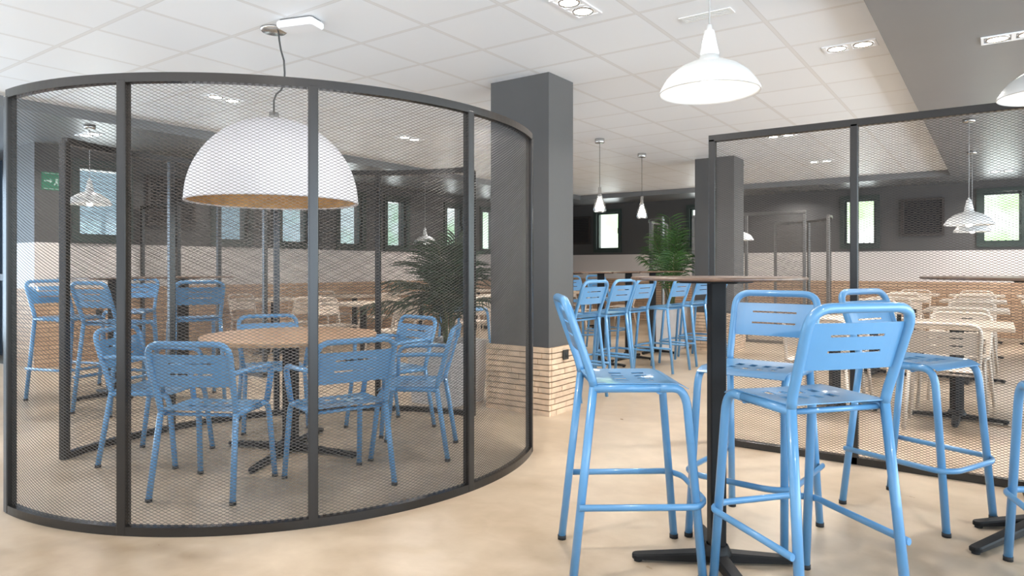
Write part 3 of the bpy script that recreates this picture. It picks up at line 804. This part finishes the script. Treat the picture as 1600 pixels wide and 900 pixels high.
# ------------------------------------------------------------------ potted palms
def palm(label, X, d, hw, ph, n_fr, top, spread, mleaf, seed, dense=26, droop=.5, wid=.030, bend=1.5, xlim=.43, arc=None):
    base = W(X, d)
    def keep(p):
        p = Vector(p); p.x = min(p.x, xlim)
        if arc:
            q = (base + p) - arc[0]; q.z = 0
            if q.length < arc[1] and p.z < 1.5: sft = q.normalized() * (arc[1] - q.length); p.x += sft.x; p.y += sft.y
        return p
    rnd = random.Random(seed)
    root = empty('potted_palm', W(X, d), R(0)); tag(root, label, 'plant')
    pl = MB()
    # tapered hollow planter
    ring = lambda h, z: [(-h, -h, z), (h, -h, z), (h, h, z), (-h, h, z)]
    V = ring(hw * .86, 0) + ring(hw, ph) + ring(hw - .025, ph) + ring(hw - .03, ph - .06)
    F = [(3, 2, 1, 0)]
    for k in range(3): F += [(k * 4 + i, k * 4 + (i + 1) % 4, (k + 1) * 4 + (i + 1) % 4, (k + 1) * 4 + i) for i in range(4)]
    pl.add(V, F); pl.build('planter', M['planter'], root)
    MB().box(-hw + .03, hw - .03, -hw + .03, hw - .03, ph - .08, ph - .05).build('soil', M['soil'], root)
    for i in range(n_fr):
        az = 2 * math.pi * (i * .382) + rnd.uniform(-.25, .25)
        k = i / max(1, n_fr - 1)                      # 0 upright ... 1 spreading
        out = spread * (.25 + .75 * k) * rnd.uniform(.85, 1.1)
        out *= 1 - .62 * max(0, math.cos(az)) ; hh = (top - ph) * (1 - .38 * k * k) * rnd.uniform(.88, 1.04)
        ca, sa = math.cos(az), math.sin(az)
        rach = []
        N = 16
        for t in lin(0, 1, N):
            rr = .03 + out * (t ** bend)
            z = ph - .05 + hh * (1.42 * t - droop * (.35 + .65 * k) * t ** 3.0) / (1.42 - droop * .3)
            rach.append(keep((ca * rr, sa * rr, z)))
        fr = MB(); fr.tube(rach, .006, 5, rads=[.0095 * (1 - .8 * t) + .0015 for t in lin(0, 1, N)])
        stemo = fr.build('stem', M['stem'], root)
        lf = MB()
        for j in range(dense):
            t = .32 + .68 * j / (dense - 1)
            q = t * (N - 1); a = min(int(q), N - 2); b = q - a
            p = rach[a].lerp(rach[a + 1], b); tg = (rach[a + 1] - rach[a]).normalized()
            sd = tg.cross(Vector((0, 0, 1))).normalized(); up = sd.cross(tg).normalized()
            ln = (.12 + .34 * math.sin(math.pi * min(1, (1 - t) * 1.15 + .12))) * rnd.uniform(.85, 1.1)
            for sg in (-1, 1):
                dr = (sd * sg * .80 + tg * .62 + up * rnd.uniform(.05, .25)).normalized()
                wv = tg * wid / 2 * .9
                m0 = p; pts = []
                for s_ in (0, .3, .65, 1):
                    c_ = m0 + dr * ln * s_ - Vector((0, 0, 1)) * ln * (.30 + .25 * k) * s_ * s_
                    wdt = (.35, 1, .75, .05)[(0, .3, .65, 1).index(s_)]
                    pts.append((c_ - wv * wdt + up * .003, c_ - up * .004 * wdt, c_ + wv * wdt + up * .003))
                V = [keep(x) for tr in pts for x in tr]
                F = []
                for e in range(3):
                    F += [(e * 3, e * 3 + 1, e * 3 + 4, e * 3 + 3), (e * 3 + 1, e * 3 + 2, e * 3 + 5, e * 3 + 4)]
                lf.add(V, F, True)
        lf.build('frond', mleaf, root)
    return root
palm('dark potted palm in a white planter beside the near grey column', (700 - 800) / 1061 * 6.0, 6.0, .26, .54, 13, 1.50, .64, M['frond'], 5, 20, droop=.66, wid=.022, bend=2.4, arc=(W(-1.135, 3.98), 1.68))
palm('bright green potted palm in a white planter beside the far column', (1050 - 800) / 1061 * 10.15, 10.15, .26, .60, 13, 1.98, .42, M['frond_light'], 9, 18, droop=.22, wid=.02, xlim=.38)

# ------------------------------------------------------------------ light
world = bpy.data.worlds.new('World'); bpy.context.scene.world = world; world.use_nodes = True
nt = world.node_tree; bg = nt.nodes['Background']
tc = nt.nodes.new('ShaderNodeTexCoord'); sp = nt.nodes.new('ShaderNodeSeparateXYZ'); nt.links.new(tc.outputs['Generated'], sp.inputs[0])
nz = nt.nodes.new('ShaderNodeTexNoise'); nz.inputs['Scale'].default_value = 22; nz.inputs['Detail'].default_value = 6
nt.links.new(tc.outputs['Generated'], nz.inputs['Vector'])
cr = nt.nodes.new('ShaderNodeValToRGB'); cr.color_ramp.elements[0].position = .40; cr.color_ramp.elements[1].position = .56
cr.color_ramp.elements[0].color = (.55, .80, .42, 1); cr.color_ramp.elements[1].color = (1.0, 1.0, .97, 1)
nt.links.new(nz.outputs['Fac'], cr.inputs[0])
def wmix(fac_socket, lo, hi, a, b):
    mr = nt.nodes.new('ShaderNodeMapRange'); mr.inputs[1].default_value = lo; mr.inputs[2].default_value = hi
    nt.links.new(fac_socket, mr.inputs[0])
    m = nt.nodes.new('ShaderNodeMix'); m.data_type = 'RGBA'; nt.links.new(mr.outputs[0], m.inputs[0])
    for k, v in ((6, a), (7, b)):
        if isinstance(v, tuple): m.inputs[k].default_value = v
        else: nt.links.new(v, m.inputs[k])
    return m.outputs[2]
trees = wmix(sp.outputs['X'], -.85, -.45, (.20, .27, .33, 1), cr.outputs[0])       # dimmer, bluer to the left windows
sky = wmix(sp.outputs['Z'], .12, .30, trees, (.80, .92, 1.05, 1))
front = wmix(sp.outputs['Y'], -.3, .2, (.34, .42, .50, 1), sky)
uplight = wmix(sp.outputs['Z'], -.30, -.02, (3.0, 3.05, 3.1, 1), front)     # lower half brightened, an added uplight for the ceiling
nt.links.new(uplight, bg.inputs['Color']); bg.inputs['Strength'].default_value = 2.2

def area(name, loc, rot, sx, sy, power, col):
    l = bpy.data.lights.new(name, 'AREA'); l.shape = 'RECTANGLE'; l.size = sx; l.size_y = sy; l.energy = power; l.color = col
    o = bpy.data.objects.new(name, l); C.objects.link(o); o.location = loc; o.rotation_euler = rot; return o
# daylight from the glazed side and recess, plus an added front fill
area('front_fill_light', (-2.5, -4.9, 1.4), (R(90), 0, 0), 11, 2.4, 40, (.86, .94, 1.0))  # weak fill added behind the camera, no glazing built there
area('side_glazing_light', (4.9, 4.0, 1.4), (R(90), 0, R(90)), 16, 2.4, 520, (.66, .83, 1.0))
area('recess_glazing_light', (-10.9, .8, 1.3), (R(90), 0, R(-90)), 4, 2.2, 190, (.62, .80, 1.0))

# ------------------------------------------------------------------ camera
cam = bpy.data.cameras.new('camera'); co = bpy.data.objects.new('camera', cam); C.objects.link(co)
co.location = (0, 0, EYE); co.rotation_euler = (R(90), 0, R(35.5))
cam.sensor_width = 36; cam.lens = 1061 / 1600 * 36; cam.shift_y = -32 / 1600; cam.clip_start = .05
sc = bpy.context.scene; sc.camera = co
sc.view_settings.view_transform = 'Standard'; sc.view_settings.look = 'None'; sc.view_settings.gamma = 1
sc.view_settings.use_curve_mapping = False; sc.view_settings.exposure = 0.33
sc.cycles.max_bounces = 8; sc.cycles.diffuse_bounces = 4; sc.cycles.transparent_max_bounces = 16
sc.cycles.sample_clamp_indirect = 6
